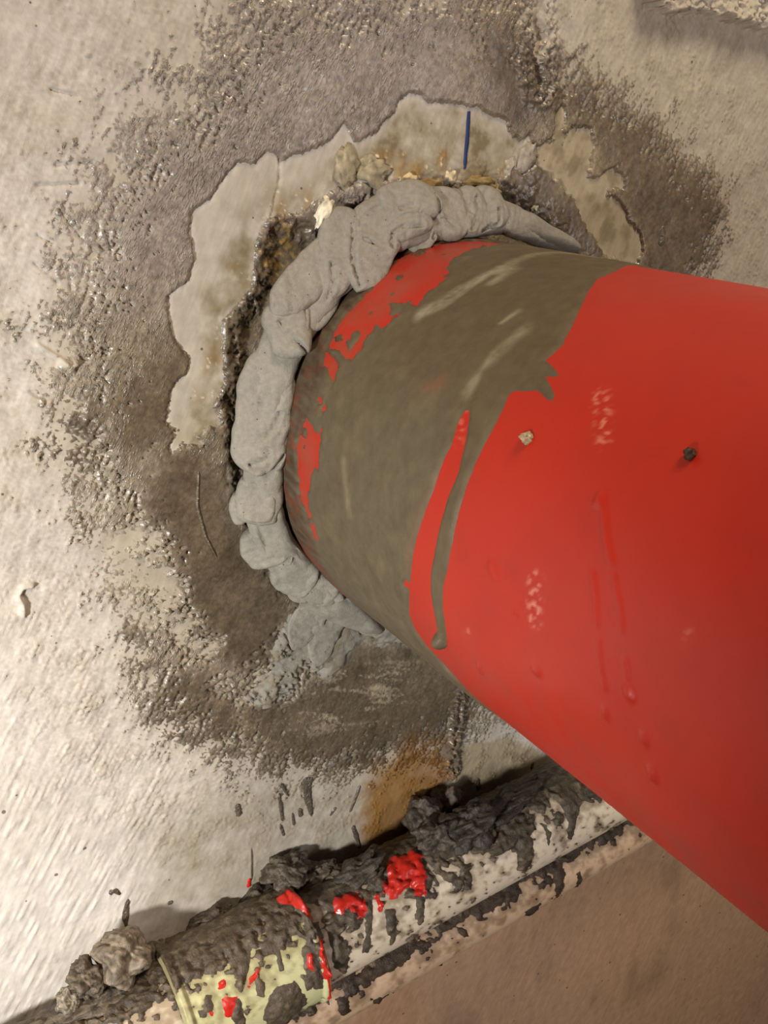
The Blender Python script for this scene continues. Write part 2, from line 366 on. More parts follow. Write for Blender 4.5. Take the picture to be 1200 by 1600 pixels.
C = mixc(C, (150, 120, 60), sst(-.001, .002, s_spall)*sst(.2, .5, n_mid)*.4)
br = sst(-.335, -.39, Z)*sst(-.2, -.05, X)  # dim light and red bounce below the pipes, put into the concrete colour
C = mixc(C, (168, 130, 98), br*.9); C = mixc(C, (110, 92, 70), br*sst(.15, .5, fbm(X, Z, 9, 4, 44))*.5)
C = mixc(C, (150, 138, 118), lf*np.clip(.45+.8*n_dry, 0, 1)*.75)
C = mixc(C, (164, 153, 134), sst(-.01, .02, s_out)*(s_bare < 0)*.85)
b1 = sst(-.002, .004, sdf(BARE1, X, Z))
C = mixc(C, (172, 165, 150), b1*.85)
C = mixc(C, (120, 105, 74), b1*np.clip(sst(.024, .002, -s_chip+n_big*.01)*(.7+1.4*n_mid)-.1, 0, .9))
C = mixc(C, (142, 128, 102), b1*tb*np.clip(.6+1.0*n_mid+.5*n_fine, 0, 1)*.85)
C = mixc(C, (98, 82, 58), b1*tb*sst(.1, .4, n_mid-.3*n_fine)*.6)
C = mixc(C, (170, 130, 60), np.clip(rim*topz*(n_mid*1.2+.1)*sst(.0, .35, ylw), 0, .6))
C = mixc(C, (232, 222, 200), np.clip(rim*topz*sst(.3, .5, n_fine)*sst(-.1, .3, ylw), 0, .8))
b2 = sst(-.004, .003, np.maximum(sdf(BARE2, X, Z), s_b3))
C = mixc(C, (162, 148, 120), b2*.9); C = mixc(C, (112, 98, 74), b2*sst(.0, .4, n_mid)*.6)
lo1 = b1*sst(.02, -.02, Z-.035)
C = mixc(C, (150, 136, 100), lo1*.6); C = mixc(C, (104, 88, 60), lo1*sst(-.05, .35, n_mid+.4*n_fine)*.75)

gold = (1-sst(.004, .016, np.hypot(X-at(432, 392, .006)[0], (Z-at(432, 392, .006)[2])*.6)))
# coat colour
K = np.tile(lin((132, 120, 103)), (len(X), 1))
n_pat = fbm(X, Z, 28, 3, 17)
K = mixc(K, (102, 90, 71), sst(.05, .4, n_pat)*.75)
K = mixc(K, (160, 150, 134), sst(-.08, -.4, n_pat)*.6)
K = mixc(K, (116, 104, 84), sst(-.2, .5, n_big+.4*n_mid)*.6)
K = mixc(K, (158, 148, 130), np.clip((1-sst(.0, .05, s_out))*.8+.35*sst(.1, .6, n_fine), 0, 1)*.6)
up = sst(.07, .13, Z)*(1-sst(.02, .10, X))
K = mixc(K, (140, 131, 124), up*.55)
K = mixc(K, (96, 84, 67), dk*.92)
K = mixc(K, (78, 66, 50), dk*sst(-.1, .5, n_pat+.5*st_w)*.6)
K = mixc(K, (118, 104, 82), dk*sst(.05, .5, -n_pat+.4*st_w)*.5)
n_sw = stroke(X, Z, math.radians(-22), 26, 120, 2, 27)+.5*n_fine+.3*n_grain
sw = sst(-.012, .014, sdf(wp([(400, 1075), (540, 1010), (660, 1030), (690, 1080), (560, 1140), (430, 1160), (300, 1140), (330, 1090)]), X, Z))
K = mixc(K, (128, 112, 84), sst(.06, .13, X)*sst(.02, .06, Z)*.6)
K = mixc(K, (158, 146, 122), sw*sst(.18, .55, n_sw)*.8)
K = mixc(K, (164, 153, 132), drybrush*sst(-.1, .4, n_dry)*.55)
K = mixc(K, (150, 140, 122), sst(.12, .5, n_fine)*(1-dk)*.35)
K = mixc(K, (140, 92, 30), ochre*.8)
K = mixc(K, (175, 140, 62), sst(.01, .02, s_chip)*topz*sst(.2, .42, fbm(X, Z, 210, 3, 33))*.7)
K = mixc(K, (128, 112, 84), sst(.0, .04, X-.0)*sst(.06, .1, Z)*(1-dk)*.6)

K = mixc(K, (186, 150, 70), gold*sst(.0, .35, n_fine+.5*n_mid)*.8)
film = sst(-.0003, .0007, np.minimum(t_out, np.where(drybrush > .02, t_dry, 1.0))+n_grain*.0002)
film = .42-.3*sst(.03, .1, X)+(.58+.3*sst(.03, .1, X))*film
C = mixc(C, (134, 92, 28), ochre*np.clip(.7+.8*n_mid, 0, 1)*.85)
K = C*(1-film[:, None])+K*film[:, None]
K = mixc(K, (118, 76, 20), ochre*np.clip(.7+.8*n_mid, 0, 1)*.75)
K = mixc(K, (84, 72, 56), dk*(1-drybrush*.6)*(1-sw)*.35)
F = grid_faces(NX, NZ)
V = np.stack([X, -h, Z], 1)
keep = RHO[F].min(1) > .098
C = mixc(C, (74, 63, 50), (1-sst(.004, .014, seam+wob))*.85)
gC = np.clip(.15+lf*1.2+s_scr*.8, 0, 1.3)*np.clip(.5+1.5*n_mid, 0, 1.2)
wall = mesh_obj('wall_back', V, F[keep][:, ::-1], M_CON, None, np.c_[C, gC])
tag(wall, 'scratched off-white concrete wall around the red pipe', None, kind='structure')
V2 = np.stack([X, -hc, Z], 1)
keep2 = keep & (t[F].max(1) > -.00025)
F2 = F[keep2][:, ::-1]; used = np.unique(F2); remap = np.zeros(len(X), np.int64); remap[used] = np.arange(len(used))
coatob = mesh_obj('cement_coating', V2[used], remap[F2], M_COAT, wall, np.c_[K, amp*.9][used])
coatob['label'] = 'brownish grey waterproofing slurry brushed on around the pipe'
def wall_h(x, z):
    i = np.clip(np.searchsorted(gx, x), 0, NX-1); j = np.clip(np.searchsorted(gz, z), 0, NZ-1)
    k = i*NZ+j; return max(h[k], hc[k] if t[k] > 0 else h[k])

# blue pencil stroke on the bare concrete
mv = []; mf = []
pp = wp([(732, 174), (731, 190), (730, 207), (729, 224), (727, 240), (726, 254), (725, 264)])
for i, (x, z) in enumerate(pp):
    ww = (.0007, .0010, .0009, .0011, .0009, .0009, .0005)[i]
    for s in (-1, 1):
        mv.append((x+s*ww, -wall_h(x+s*ww, z)-.0007, z))
    if i: mf.append((2*i-2, 2*i-1, 2*i+1, 2*i))
n0 = len(mv)
for (x, y, z) in list(mv): mv.append((x, y+.0012, z))
for i in range(1, len(pp)):
    mf += [(2*i-2, 2*i, n0+2*i, n0+2*i-2), (2*i-1, n0+2*i-1, n0+2*i+1, 2*i+1)]
mk = mesh_obj('marker_line', mv, mf, M_BLUE, wall); mk['label'] = 'dark blue vertical marker stroke'

# ------------------------------------------------------------------ small mounds: drips, flecks, clumps
def lump(name, loc, rx, ry, rz, rough, seed, mat, color, parent=None, sub=4, rot=(0, 0, 0), crumb=.0):
    bm = bmesh.new(); bmesh.ops.create_icosphere(bm, subdivisions=sub, radius=1)
    me = bpy.data.meshes.new(name); bm.to_mesh(me); bm.free()
    P = np.empty(len(me.vertices)*3, np.float32); me.vertices.foreach_get('co', P); P = P.reshape(-1, 3).astype(float)
    a = pn(P[:, 0]*1.7+seed, P[:, 1]*1.7+P[:, 2]*1.3, seed % 50)+pn(P[:, 2]*1.9-seed, P[:, 0]*1.4-P[:, 1], (seed+3) % 50)
    b = pn(P[:, 0]*5+P[:, 2]*2.3, P[:, 1]*5-P[:, 2]*3.7+seed, (seed+9) % 50)+pn(P[:, 2]*6, P[:, 0]*4+P[:, 1]*4+seed, (seed+1) % 50)
    c = pn(P[:, 0]*15+P[:, 2]*9, P[:, 1]*15-P[:, 2]*11, (seed+4) % 50)
    s = 1+rough*(a*.40+b*.11+crumb*c*.11); P = P*s[:, None]*np.array([rx, ry, rz])
    me.vertices.foreach_set('co', P.astype(np.float32).ravel()); me.update()
    me.polygons.foreach_set('use_smooth', np.ones(len(me.polygons), bool))
    cc = np.tile(lin(color), (len(P), 1)); f = np.clip(1+.5*b+.3*c, .45, 1.7); cc = cc*f[:, None]
    A = me.attributes.new('Col', 'FLOAT_COLOR', 'POINT'); c4 = np.ones((len(P), 4), np.float32); c4[:, :3] = cc
    A.data.foreach_set('color', c4.ravel()); me.materials.append(mat)
    o = bpy.data.objects.new(name, me); col.objects.link(o); o.location = loc; o.rotation_euler = rot
    if parent: o.parent = parent
    return o
def smear(name, pts, wid, thick, mat, color, parent, seed=0):
    """thin raised streak lying on the wall"""
    q = [at(a, b, 0) for a, b in pts]; n = len(q); vs = []; fs = []; m = 9; steps = 8
    cl = []
    for i in range(n-1):
        for k in range(steps): cl.append(q[i]+(q[i+1]-q[i])*k/steps)
    cl.append(q[-1]); cl = np.array(cl); N_ = len(cl)
    for i, c in enumerate(cl):
        u = i/(N_-1); d = cl[min(i+1, N_-1)]-cl[max(i-1, 0)]; d = d/np.linalg.norm(d); pr = np.array([-d[2], 0, d[0]])
        ww = np.interp(u, np.linspace(0, 1, len(wid)), wid)*.00036*(1+.25*pn(np.array([u*5+seed]), np.array([seed*.7]))[0])
        if i in (0, N_-1): ww *= .2
        for k in range(m):
            v = -1+2*k/(m-1); p = c+pr*ww*v
            hh = wall_h(p[0], p[2])
            vs.append((p[0], -hh-thick*math.sqrt(max(0, 1-v*v))*(.5 if i in (0, N_-1) else 1)+.0003, p[2]))
    F_ = grid_faces(N_, m)
    return mesh_obj(name, vs, F_, mat, parent, np.tile(lin(color), (len(vs), 1)))
for i, (pts, wid) in enumerate([
        (((436, 1240), (440, 1262), (443, 1285)), (3, 4, 3)), (((439, 1290), (445, 1308)), (3, 3)), (((480, 1215), (482, 1245), (488, 1277)), (12, 9, 3)),
        (((458, 1272), (461, 1292)), (2, 3)), (((469, 1264), (472, 1278)), (4, 5)), (((563, 1228), (555, 1250), (547, 1270)), (3, 4, 2)),
        (((551, 1290), (556, 1305), (562, 1325)), (4, 5, 3)), (((370, 1255), (374, 1275)), (5, 7)), (((200, 1405), (196, 1430), (198, 1452)), (3, 7, 2)),
        (((170, 1396), (180, 1392), (188, 1398)), (4, 5, 2)), (((393, 1325), (393, 1375)), (1.2, 1.2)), (((440, 1225), (452, 1246)), (4, 2)),
        (((745, 1215), (748, 1235)), (4, 6)), (((832, 1190), (830, 1200)), (4, 4)), (((270, 1410), (262, 1412)), (4, 4)), (((525, 1262), (516, 1276)), (4, 2)),
        (((308, 735), (306, 790), (318, 835), (336, 870)), (2, 2.5, 2, 1)), (((1035, 352), (1030, 384)), (8, 9))]):
    s = smear('slurry_drip', pts, wid, .0012, M_COAT, (84, 74, 60) if i < 16 else (98, 88, 70), wall, i)
s = smear('red_paint_spot', ((390, 1372), (388, 1386)), (4, 5), .0012, M_REDSPLASH, (190, 40, 40), wall, 5)

for px, py, a, b, c, sd, cl, rt in [(503, 333, .0035, .004, .0085, 4, (222, 212, 188), .45), (822, 245, .0055, .003, .0085, 12, (158, 148, 132), .3), (795, 262, .0035, .003, .006, 15, (166, 156, 138), .5),
                                 (637, 284, .0045, .004, .0042, 18, (206, 184, 140), 0), (540, 262, .007, .0018, .010, 25, (150, 140, 116), .2), (705, 278, .0035, .003, .0040, 28, (196, 180, 146), 0),
                                 (588, 268, .010, .0018, .007, 33, (152, 141, 116), .2), (745, 285, .011, .005, .0035, 37, (140, 118, 76), .1), (660, 292, .012, .005, .0035, 38, (150, 124, 78), -.1), (768, 300, .007, .004, .004, 39, (158, 142, 104), 0),
                                 (777, 396, .0022, .002, .0022, 47, (150, 140, 120), 0), (836, 326, .0022, .002, .0022, 49, (170, 162, 140), 0)]:
    p = at(px, py, 0); o = lump('plaster_chip', (p[0], -wall_h(p[0], p[2]), p[2]), a, b, c, .9, sd, M_SEAL, cl, wall, sub=3, rot=(0, rt, 0), crumb=1)

# ------------------------------------------------------------------ big red pipe
pipe = empty('red_pipe', (0, 0, 0))
tag(pipe, 'large red painted steel pipe with grey slurry smeared on its wall end', 'pipe')
ya = np.concatenate([np.linspace(.12, .0, 12)[:-1], np.arange(0, -.30, -.0011), -.30-(np.linspace(0, 1, 60)[1:]**1.6)*1.5])
na = 620; th = np.linspace(-np.pi, np.pi, na, endpoint=False)
TH, YY = np.meshgrid(th, ya, indexing='ij'); TH = TH.ravel(); YY = YY.ravel(); S = TH*R
CX, CZ = np.cos(TH), np.sin(TH)      # for seam-free noise
nfp = fbm(S, YY, 60, 3, 41); nbp = fbm(S, YY, 9, 3, 42); nff = fbm(S, YY, 380, 2, 43)
pq = lambda L_: [on_pipe(a, b) for a, b in L_]
rr = np.zeros(len(S))+nbp*.0004
# paint runs and blobs on the red
for (pts, wd, hh) in [([(940, 770), (948, 850), (955, 880)], .0022, .0006), ([(925, 895), (930, 935), (932, 975)], .0016, .0006), ([(958, 900), (968, 950), (972, 985)], .0016, .0005),
                      ([(935, 1000), (938, 1040), (945, 1075)], .0013, .0006), ([(976, 1030), (980, 1060)], .0014, .0006), ([(980, 1078), (984, 1088)], .0030, .0011),
                      ([(768, 885), (775, 900)], .0036, .0007), ([(936, 780), (934, 785)], .0034, .0008), ([(807, 955), (807, 962)], .0012, .0008), ([(835, 1045), (840, 1050)], .0026, .0008),
                      ([(1018, 1205), (1021, 1215)], .0028, .0011), ([(945, 1110), (947, 1120)], .002, .0008), ([(1005, 1150), (1007, 1160)], .002, .0008), ([(748, 1040), (751, 1050)], .0016, .0008)]:
    rr += 1.25*hh*(1-sst(0, wd, line_d(pq(pts), S, YY)))
bot = sst(-.05, -.10, S)
rr += bot*np.maximum(nff, 0)*.0005
CR = np.tile(lin((173, 35, 15)), (len(S), 1))
CR = mixc(CR, (160, 36, 20), sst(-.1, .5, nbp)*.5)
CR = mixc(CR, (150, 38, 30), sst(.1, .6, nfp)*.25)
for pts, wd, c, a in [([(938, 618), (942, 650), (945, 690)], .005, (205, 120, 95), .8), ([(836, 908), (836, 935), (834, 965)], .006, (210, 130, 110), .8),
                      ([(725, 640), (718, 690)], .004, (206, 110, 90), .5), ([(1073, 985), (1070, 1000)], .003, (200, 110, 90), .5), ([(730, 985), (728, 990)], .004, (200, 110, 90), .6)]:
    CR = mixc(CR, c, a*(1-sst(.2, 1, line_d(pq(pts), S, YY)/wd))*sst(.0, .35, nff))
CR = mixc(CR, (152, 64, 46), sst(-.065, -.045, YY)*np.clip(.65+.9*nfp+.5*nff, 0, 1)*.85)
dust_shade = sst(.02, -.06, S+nbp*.03)*sst(-.10, -.16, YY)  # grey-pink dust film, with shade on the lower near side painted in
CR = mixc(CR, (140, 62, 52), dust_shade*np.clip(.35+.5*nbp+.5*nfp, 0, 1)*.8)
PV = np.stack([-CX*(R+rr), YY, CZ*(R+rr)], 1)
PF = grid_faces(na, len(ya), True)
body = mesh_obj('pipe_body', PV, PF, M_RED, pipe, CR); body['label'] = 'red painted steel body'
# slurry shell
SL = pq([(990, 412), (960, 425), (932, 437), (917, 460), (906, 485), (893, 512), (879, 540), (863, 556), (853, 563), (864, 574), (874, 589), (864, 590), (851, 588),
         (859, 600), (867, 618), (864, 627), (857, 626), (848, 618), (840, 610), (822, 612), (805, 611), (796, 617), (788, 636), (776, 660), (765, 681), (752, 705), (744, 722), (730, 757), (717, 800), (706, 850),
         (699, 890), (692, 920), (692, 950), (696, 975), (699, 1000), (695, 1010), (688, 1012), (681, 1005), (684, 985), (680, 960), (674, 930), (673, 900), (680, 860), (690, 812), (701, 775), (716, 740), (728, 690), (734, 655), (734, 641), (727, 641),
         (716, 660), (707, 692), (691, 725), (677, 768), (661, 810), (649, 850), (642, 900), (640, 930), (640, 960), (650, 985), (668, 1010), (690, 1033), (712, 1058)])
sl_lo = on_pipe(712, 1060)
top_end = on_pipe(990, 412)
SLP = SL+[(-.16, sl_lo[1]-.02), (-.30, -.05), (-.30, .11), (.30, .11), (.30, -.1), (top_end[0]+.05, top_end[1]-.01)]
HOLES = [[(823, 385), (733, 393), (707, 407), (703, 427), (687, 447), (667, 457), (653, 477), (643, 477), (640, 468), (627, 487), (610, 500), (600, 517), (587, 510), (573, 523), (563, 547), (550, 562),
          (537, 557), (530, 543), (513, 547), (525, 513), (540, 493), (560, 473), (580, 453), (607, 420), (613, 403), (660, 390), (707, 378), (807, 382)],
         [(510, 547), (520, 557), (528, 577), (522, 602), (513, 580), (505, 567)], [(490, 603), (498, 613), (510, 637), (506, 645), (497, 632)],
         [(478, 653), (490, 660), (495, 672), (503, 670), (501, 700), (498, 733), (487, 737), (486, 760), (482, 787), (490, 817), (500, 850), (490, 837), (477, 793), (467, 763), (465, 693), (473, 670)],
         [(508, 490), (523, 473), (528, 483), (512, 497)], [(632, 905), (637, 905), (637, 918), (632, 915)]]
wobp = nfp*.0016+nff*.0006
sSL = sdf(SLP, S, YY, .05)
sH = np.full(len(S), -.05)
for P in HOLES: sH = np.maximum(sH, sdf(pq(P), S, YY, .05))
streakp = stroke(S, YY, math.radians(80), 60, 300, 2, 51)
isl = np.maximum(sdf(pq([(640, 400), (665, 395), (690, 392), (672, 410), (640, 415)]), S, YY), sdf(pq([(590, 475), (605, 468), (612, 480), (596, 492)]), S, YY))
sH = np.minimum(sH+wobp*2.0+streakp*.0022, (.33-fbm(S, YY, 75, 3, 55)-.25*streakp)*.014)
spot = .0012*0
ts = np.minimum(sSL+nff*.0003, -sH)
tsl = np.clip(ts*.5, -.0004, .0010)
edge = (1-sst(.0, .003, np.abs(ts-.0015)))*.0001
hs = rr+tsl+np.clip(tsl/.0005, 0, 1)*(edge+nfp*.00035+nff*.00015)
bulb = np.hypot(S-on_pipe(690, 1002)[0], YY-on_pipe(690, 1002)[1]); hs += .0035*np.sqrt(np.clip(1-(bulb/.0042)**2, 0, 1))*(ts > -.0005)
CS = np.tile(lin((92, 82, 63)), (len(S), 1))
CS = mixc(CS, (86, 75, 54), sst(-.1, .5, nbp)*.6); CS = mixc(CS, (110, 98, 74), sst(.0, .6, nfp)*.4)
dr = pq([(905, 470), (870, 545), (810, 560), (745, 640), (735, 700), (715, 800), (690, 900), (690, 1000)])
CS = mixc(CS, (92, 79, 58), 1-sst(.004, .016, line_d(dr, S, YY, .05)))
CS = mixc(CS, (88, 74, 55), sst(.055, .10, S)*sst(-.04, -.10, YY)*.7)
near = sst(-.047, -.034, YY+nfp*.008); CS = mixc(CS, (70, 54, 40), near*np.clip(.7+1.1*streakp, 0, 1)*.9)  # band beside the bead: shade and dirt both painted in as darker brown
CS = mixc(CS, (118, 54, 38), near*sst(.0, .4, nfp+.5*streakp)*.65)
for pts, wd, c, a in [([(660, 492), (690, 480), (735, 450), (780, 424)], .006, (172, 163, 142), .9), ([(790, 420), (830, 402), (880, 398), (930, 405)], .006, (150, 140, 118), .85),
                      ([(735, 612), (760, 575), (800, 535), (818, 520)], .005, (150, 140, 114), .85), ([(785, 508), (810, 490)], .0025, (160, 150, 124), .8),
                      ([(540, 720), (545, 770), (548, 800)], .004, (150, 136, 104), .6), ([(780, 430), (800, 425), (770, 445)], .005, (180, 172, 150), .6),
                      ([(690, 740), (650, 830), (640, 880)], .006, (130, 84, 60), .4), ([(670, 610), (690, 600)], .006, (150, 80, 60), .4)]:
    d = line_d(pq(pts), S, YY)/wd
    CS = mixc(CS, c, .75*a*(1-sst(.0, 1.1, d+nfp*.8))*np.clip(.75+nfp*.9+nff*.4, 0, 1))
V3 = np.stack([-CX*(R+hs), YY, CZ*(R+hs)], 1)
k3 = (ts[PF].max(1) > -.0008) & (YY[PF].max(1) < .04); F3 = PF[k3]; used = np.unique(F3); rm = np.zeros(len(S), np.int64); rm[used] = np.arange(len(used))
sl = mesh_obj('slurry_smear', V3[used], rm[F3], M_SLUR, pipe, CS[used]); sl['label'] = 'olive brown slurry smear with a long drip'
# crumbs stuck on the pipe
def pipe_pt(px, py, off=0):
    s, y = on_pipe(px, py); a = s/R; return (-math.cos(a)*(R+off), y, math.sin(a)*(R+off))
o = lump('cement_crumb', pipe_pt(825, 686, .001), .0021, .0021, .0021, 1.0, 5, M_SEAL, (168, 150, 118), sub=3, crumb=1); tag(o, 'tiny tan cement crumb stuck on the red pipe', 'crumb')
o = lump('slurry_crumb', pipe_pt(1080, 712, .001), .0028, .0018, .0020, .6, 8, M_MUCK, (58, 44, 30), sub=3, crumb=.6, rot=(0, .6, .5)); tag(o, 'small dark slurry blob alone on the red pipe', 'crumb')

# ------------------------------------------------------------------ sealant bead
bead = empty('sealant_bead', (0, 0, 0))
tag(bead, 'lumpy grey hand-pressed sealant bead around the red pipe', 'sealant')
def on_bead(px, py, lift=0.0):
    Y = -.01
    for _ in range(8):
        p = at(px, py, Y); rho = math.hypot(p[0], p[2])/R
        Y = -(np.interp(rho, [.95, 1.0, 1.15, 1.35, 1.6], [.018, .016, .011, .002, .0005])+lift)
    return at(px, py, Y)
SEALC = (140, 135, 124)
def lobe(pts, hw, thick, lift=0.0, dish=.25, seed=0, flat=2.6, name='sealant_fold', tilt=.55, pits=1.0, endcap=.16, color=SEALC):
    q = np.array([on_bead(a, b, lift) for a, b in pts]); n = len(q)
    seg = np.r_[0, np.cumsum(np.linalg.norm(np.diff(q, axis=0), axis=1))]; seg /= seg[-1]
    L = np.linalg.norm(np.diff(q, axis=0), axis=1).sum(); hwm = np.array(hw)*.00037
    nu = int(np.clip(L/.0007, 36, 130)); nv = 56
    u = np.linspace(0, 1, nu)
    def spl(y):                                   # smooth interpolation
        y = np.asarray(y, float); m = np.gradient(y, seg, axis=0) if n > 2 else np.repeat((y[1]-y[0])[None]/1.0, 2, 0)
        i = np.clip(np.searchsorted(seg, u, 'right')-1, 0, n-2); dt = seg[i+1]-seg[i]; s = (u-seg[i])/dt
        if y.ndim > 1: s = s[:, None]; dt = dt[:, None]
        return (2*s**3-3*s**2+1)*y[i]+(s**3-2*s**2+s)*dt*m[i]+(-2*s**3+3*s**2)*y[i+1]+(s**3-s**2)*dt*m[i+1]
    c = spl(q); slope = .0055 if name == 'sealant_fold' and L > .012 else .0; W = np.maximum(spl(hwm), .0006)
    cap = np.minimum(np.sqrt(np.clip(1-np.clip(1-u/endcap, 0, 1)**2, 0, 1)), np.sqrt(np.clip(1-np.clip(1-(1-u)/endcap, 0, 1)**2, 0, 1)))
    cap = np.maximum(cap, .03)
    Tn = np.gradient(c, axis=0); Tn /= np.linalg.norm(Tn, axis=1)[:, None]
    er = c*np.array([1, 0, 1]); er /= np.linalg.norm(er, axis=1)[:, None]
    Nn = np.array([0, -1, 0])[None]+er*tilt; Nn -= (Nn*Tn).sum(1)[:, None]*Tn; Nn /= np.linalg.norm(Nn, axis=1)[:, None]
    Bn = np.cross(Nn, Tn)
    c = c+Nn*(slope*(u-.55))[:, None]
    ang = np.linspace(0, 2*np.pi, nv, endpoint=False)
    U, A = np.meshgrid(np.arange(nu), ang, indexing='ij')
    ca, sa = np.cos(A), np.sin(A)
    v = np.sign(ca)*np.abs(ca)**(2/flat); z = np.sign(sa)*np.abs(sa)**(2/2.2)
    uu = u[U]
    dsh = 1-dish*np.clip(1-v*v*1.25, 0, 1)*np.clip(np.minimum(uu, 1-uu)*4, 0, 1)
    al = uu*L; ac = v*W[U]
    nse = fbm(al+seed*.13, ac-seed*.071, 85, 3, seed+60)*.0011+fbm(al-seed*.1, ac, 400, 2, seed+61)*.0004
    ridge = stroke(al+seed*.3, ac, 1.2+.3*math.sin(seed), 55, 190, 2, seed+62)*.0007
    edge_w = 1+.08*pn(al*120+seed, ac*0+seed*1.7+np.sign(ca), 70)
    top = np.where(sa > 0, thick*z*dsh, thick*1.6*z)
    P = c[U]+Bn[U]*(v*W[U]*edge_w*cap[U])[..., None]+Nn[U]*(top*cap[U])[..., None]
    P = P+Nn[U]*(np.where(sa > -.2, nse+ridge, 0)*cap[U]*np.clip(.25+W[U]/.008, .3, 1))[..., None]
    for cw in CREW:
        dc = line_d(cw, P[..., 0].ravel(), P[..., 2].ravel(), .006).reshape(P.shape[:2])
        P = P-Nn[U]*(np.where(sa > -.2, .0030*(1-sst(0, .0016, dc))-.0007*(1-sst(.0016, .004, dc)), 0)*cap[U])[..., None]
    P = P.reshape(-1, 3)
    F_ = []
    for i in range(nu-1):
        for j in range(nv): F_.append((i*nv+j, i*nv+(j+1) % nv, (i+1)*nv+(j+1) % nv, (i+1)*nv+j))
    F_ = [f[::-1] for f in F_]; F_.append(tuple(range(nv))); F_.append(tuple((nu-1)*nv+j for j in range(nv))[::-1])
    cc = np.tile(lin(color), (len(P), 1)); f = 1+.10*fbm(al, ac, 60, 2, seed+66).ravel()
    o = mesh_obj(name, P, F_, M_SEAL, bead, cc*f[:, None])
    return o
CREASES = [[(421, 606), (410, 622), (399, 633)], [(432, 642), (421, 667), (406, 685)], [(412, 697), (412, 711), (386, 722)], [(379, 744), (395, 750), (410, 747), (423, 727), (437, 708)],
           [(550, 350), (547, 380), (545, 410), (552, 443)], [(573, 333), (593, 320)], [(605, 383), (607, 363), (623, 352), (647, 350)], [(513, 410), (513, 443), (507, 463)],
           [(675, 311), (679, 345), (671, 371)], [(742, 307), (739, 337), (727, 356)], [(772, 326), (769, 349), (746, 360)], [(405, 831), (418, 863)], [(427, 889), (453, 880), (463, 854)],
           [(473, 951), (512, 945), (535, 932)], [(512, 980), (525, 954)], [(620, 325), (640, 318)], [(565, 372), (580, 380)], [(430, 500), (445, 520), (470, 548)]]
CREW = [[tuple(on_bead(a, b, .003)[[0, 2]]) for a, b in L_] for L_ in CREASES]
# flat smear where the bead was wiped onto the wall
ss = sdf(wp([(425, 1015), (450, 960), (500, 935), (545, 925), (600, 972), (630, 998), (600, 1008), (565, 1000), (540, 1030), (515, 1060), (490, 1050), (470, 1040), (455, 1085), (410, 1102), (378, 1092), (425, 1055)]), X, Z)+n_mid*.004+st_c*.0018+n_fine*.0006+.0008
hS = np.where(t > 0, h+t, h)+np.clip(ss*.5, -.0006, .0026)+np.clip(ss/.003, 0, 1)*(n_mid*.0011+st_c*.0005)
kS = (ss[F].max(1) > -.0009) & keep; FS = F[kS][:, ::-1]; us_ = np.unique(FS); rmS = np.zeros(len(X), np.int64); rmS[us_] = np.arange(len(us_))
mesh_obj('sealant_smear', np.stack([X, -hS, Z], 1)[us_], rmS[FS], M_SEAL, bead, mixc(np.tile(lin(SEALC), (len(X), 1)), (128, 118, 100), sst(-.1, .4, n_mid))[us_])
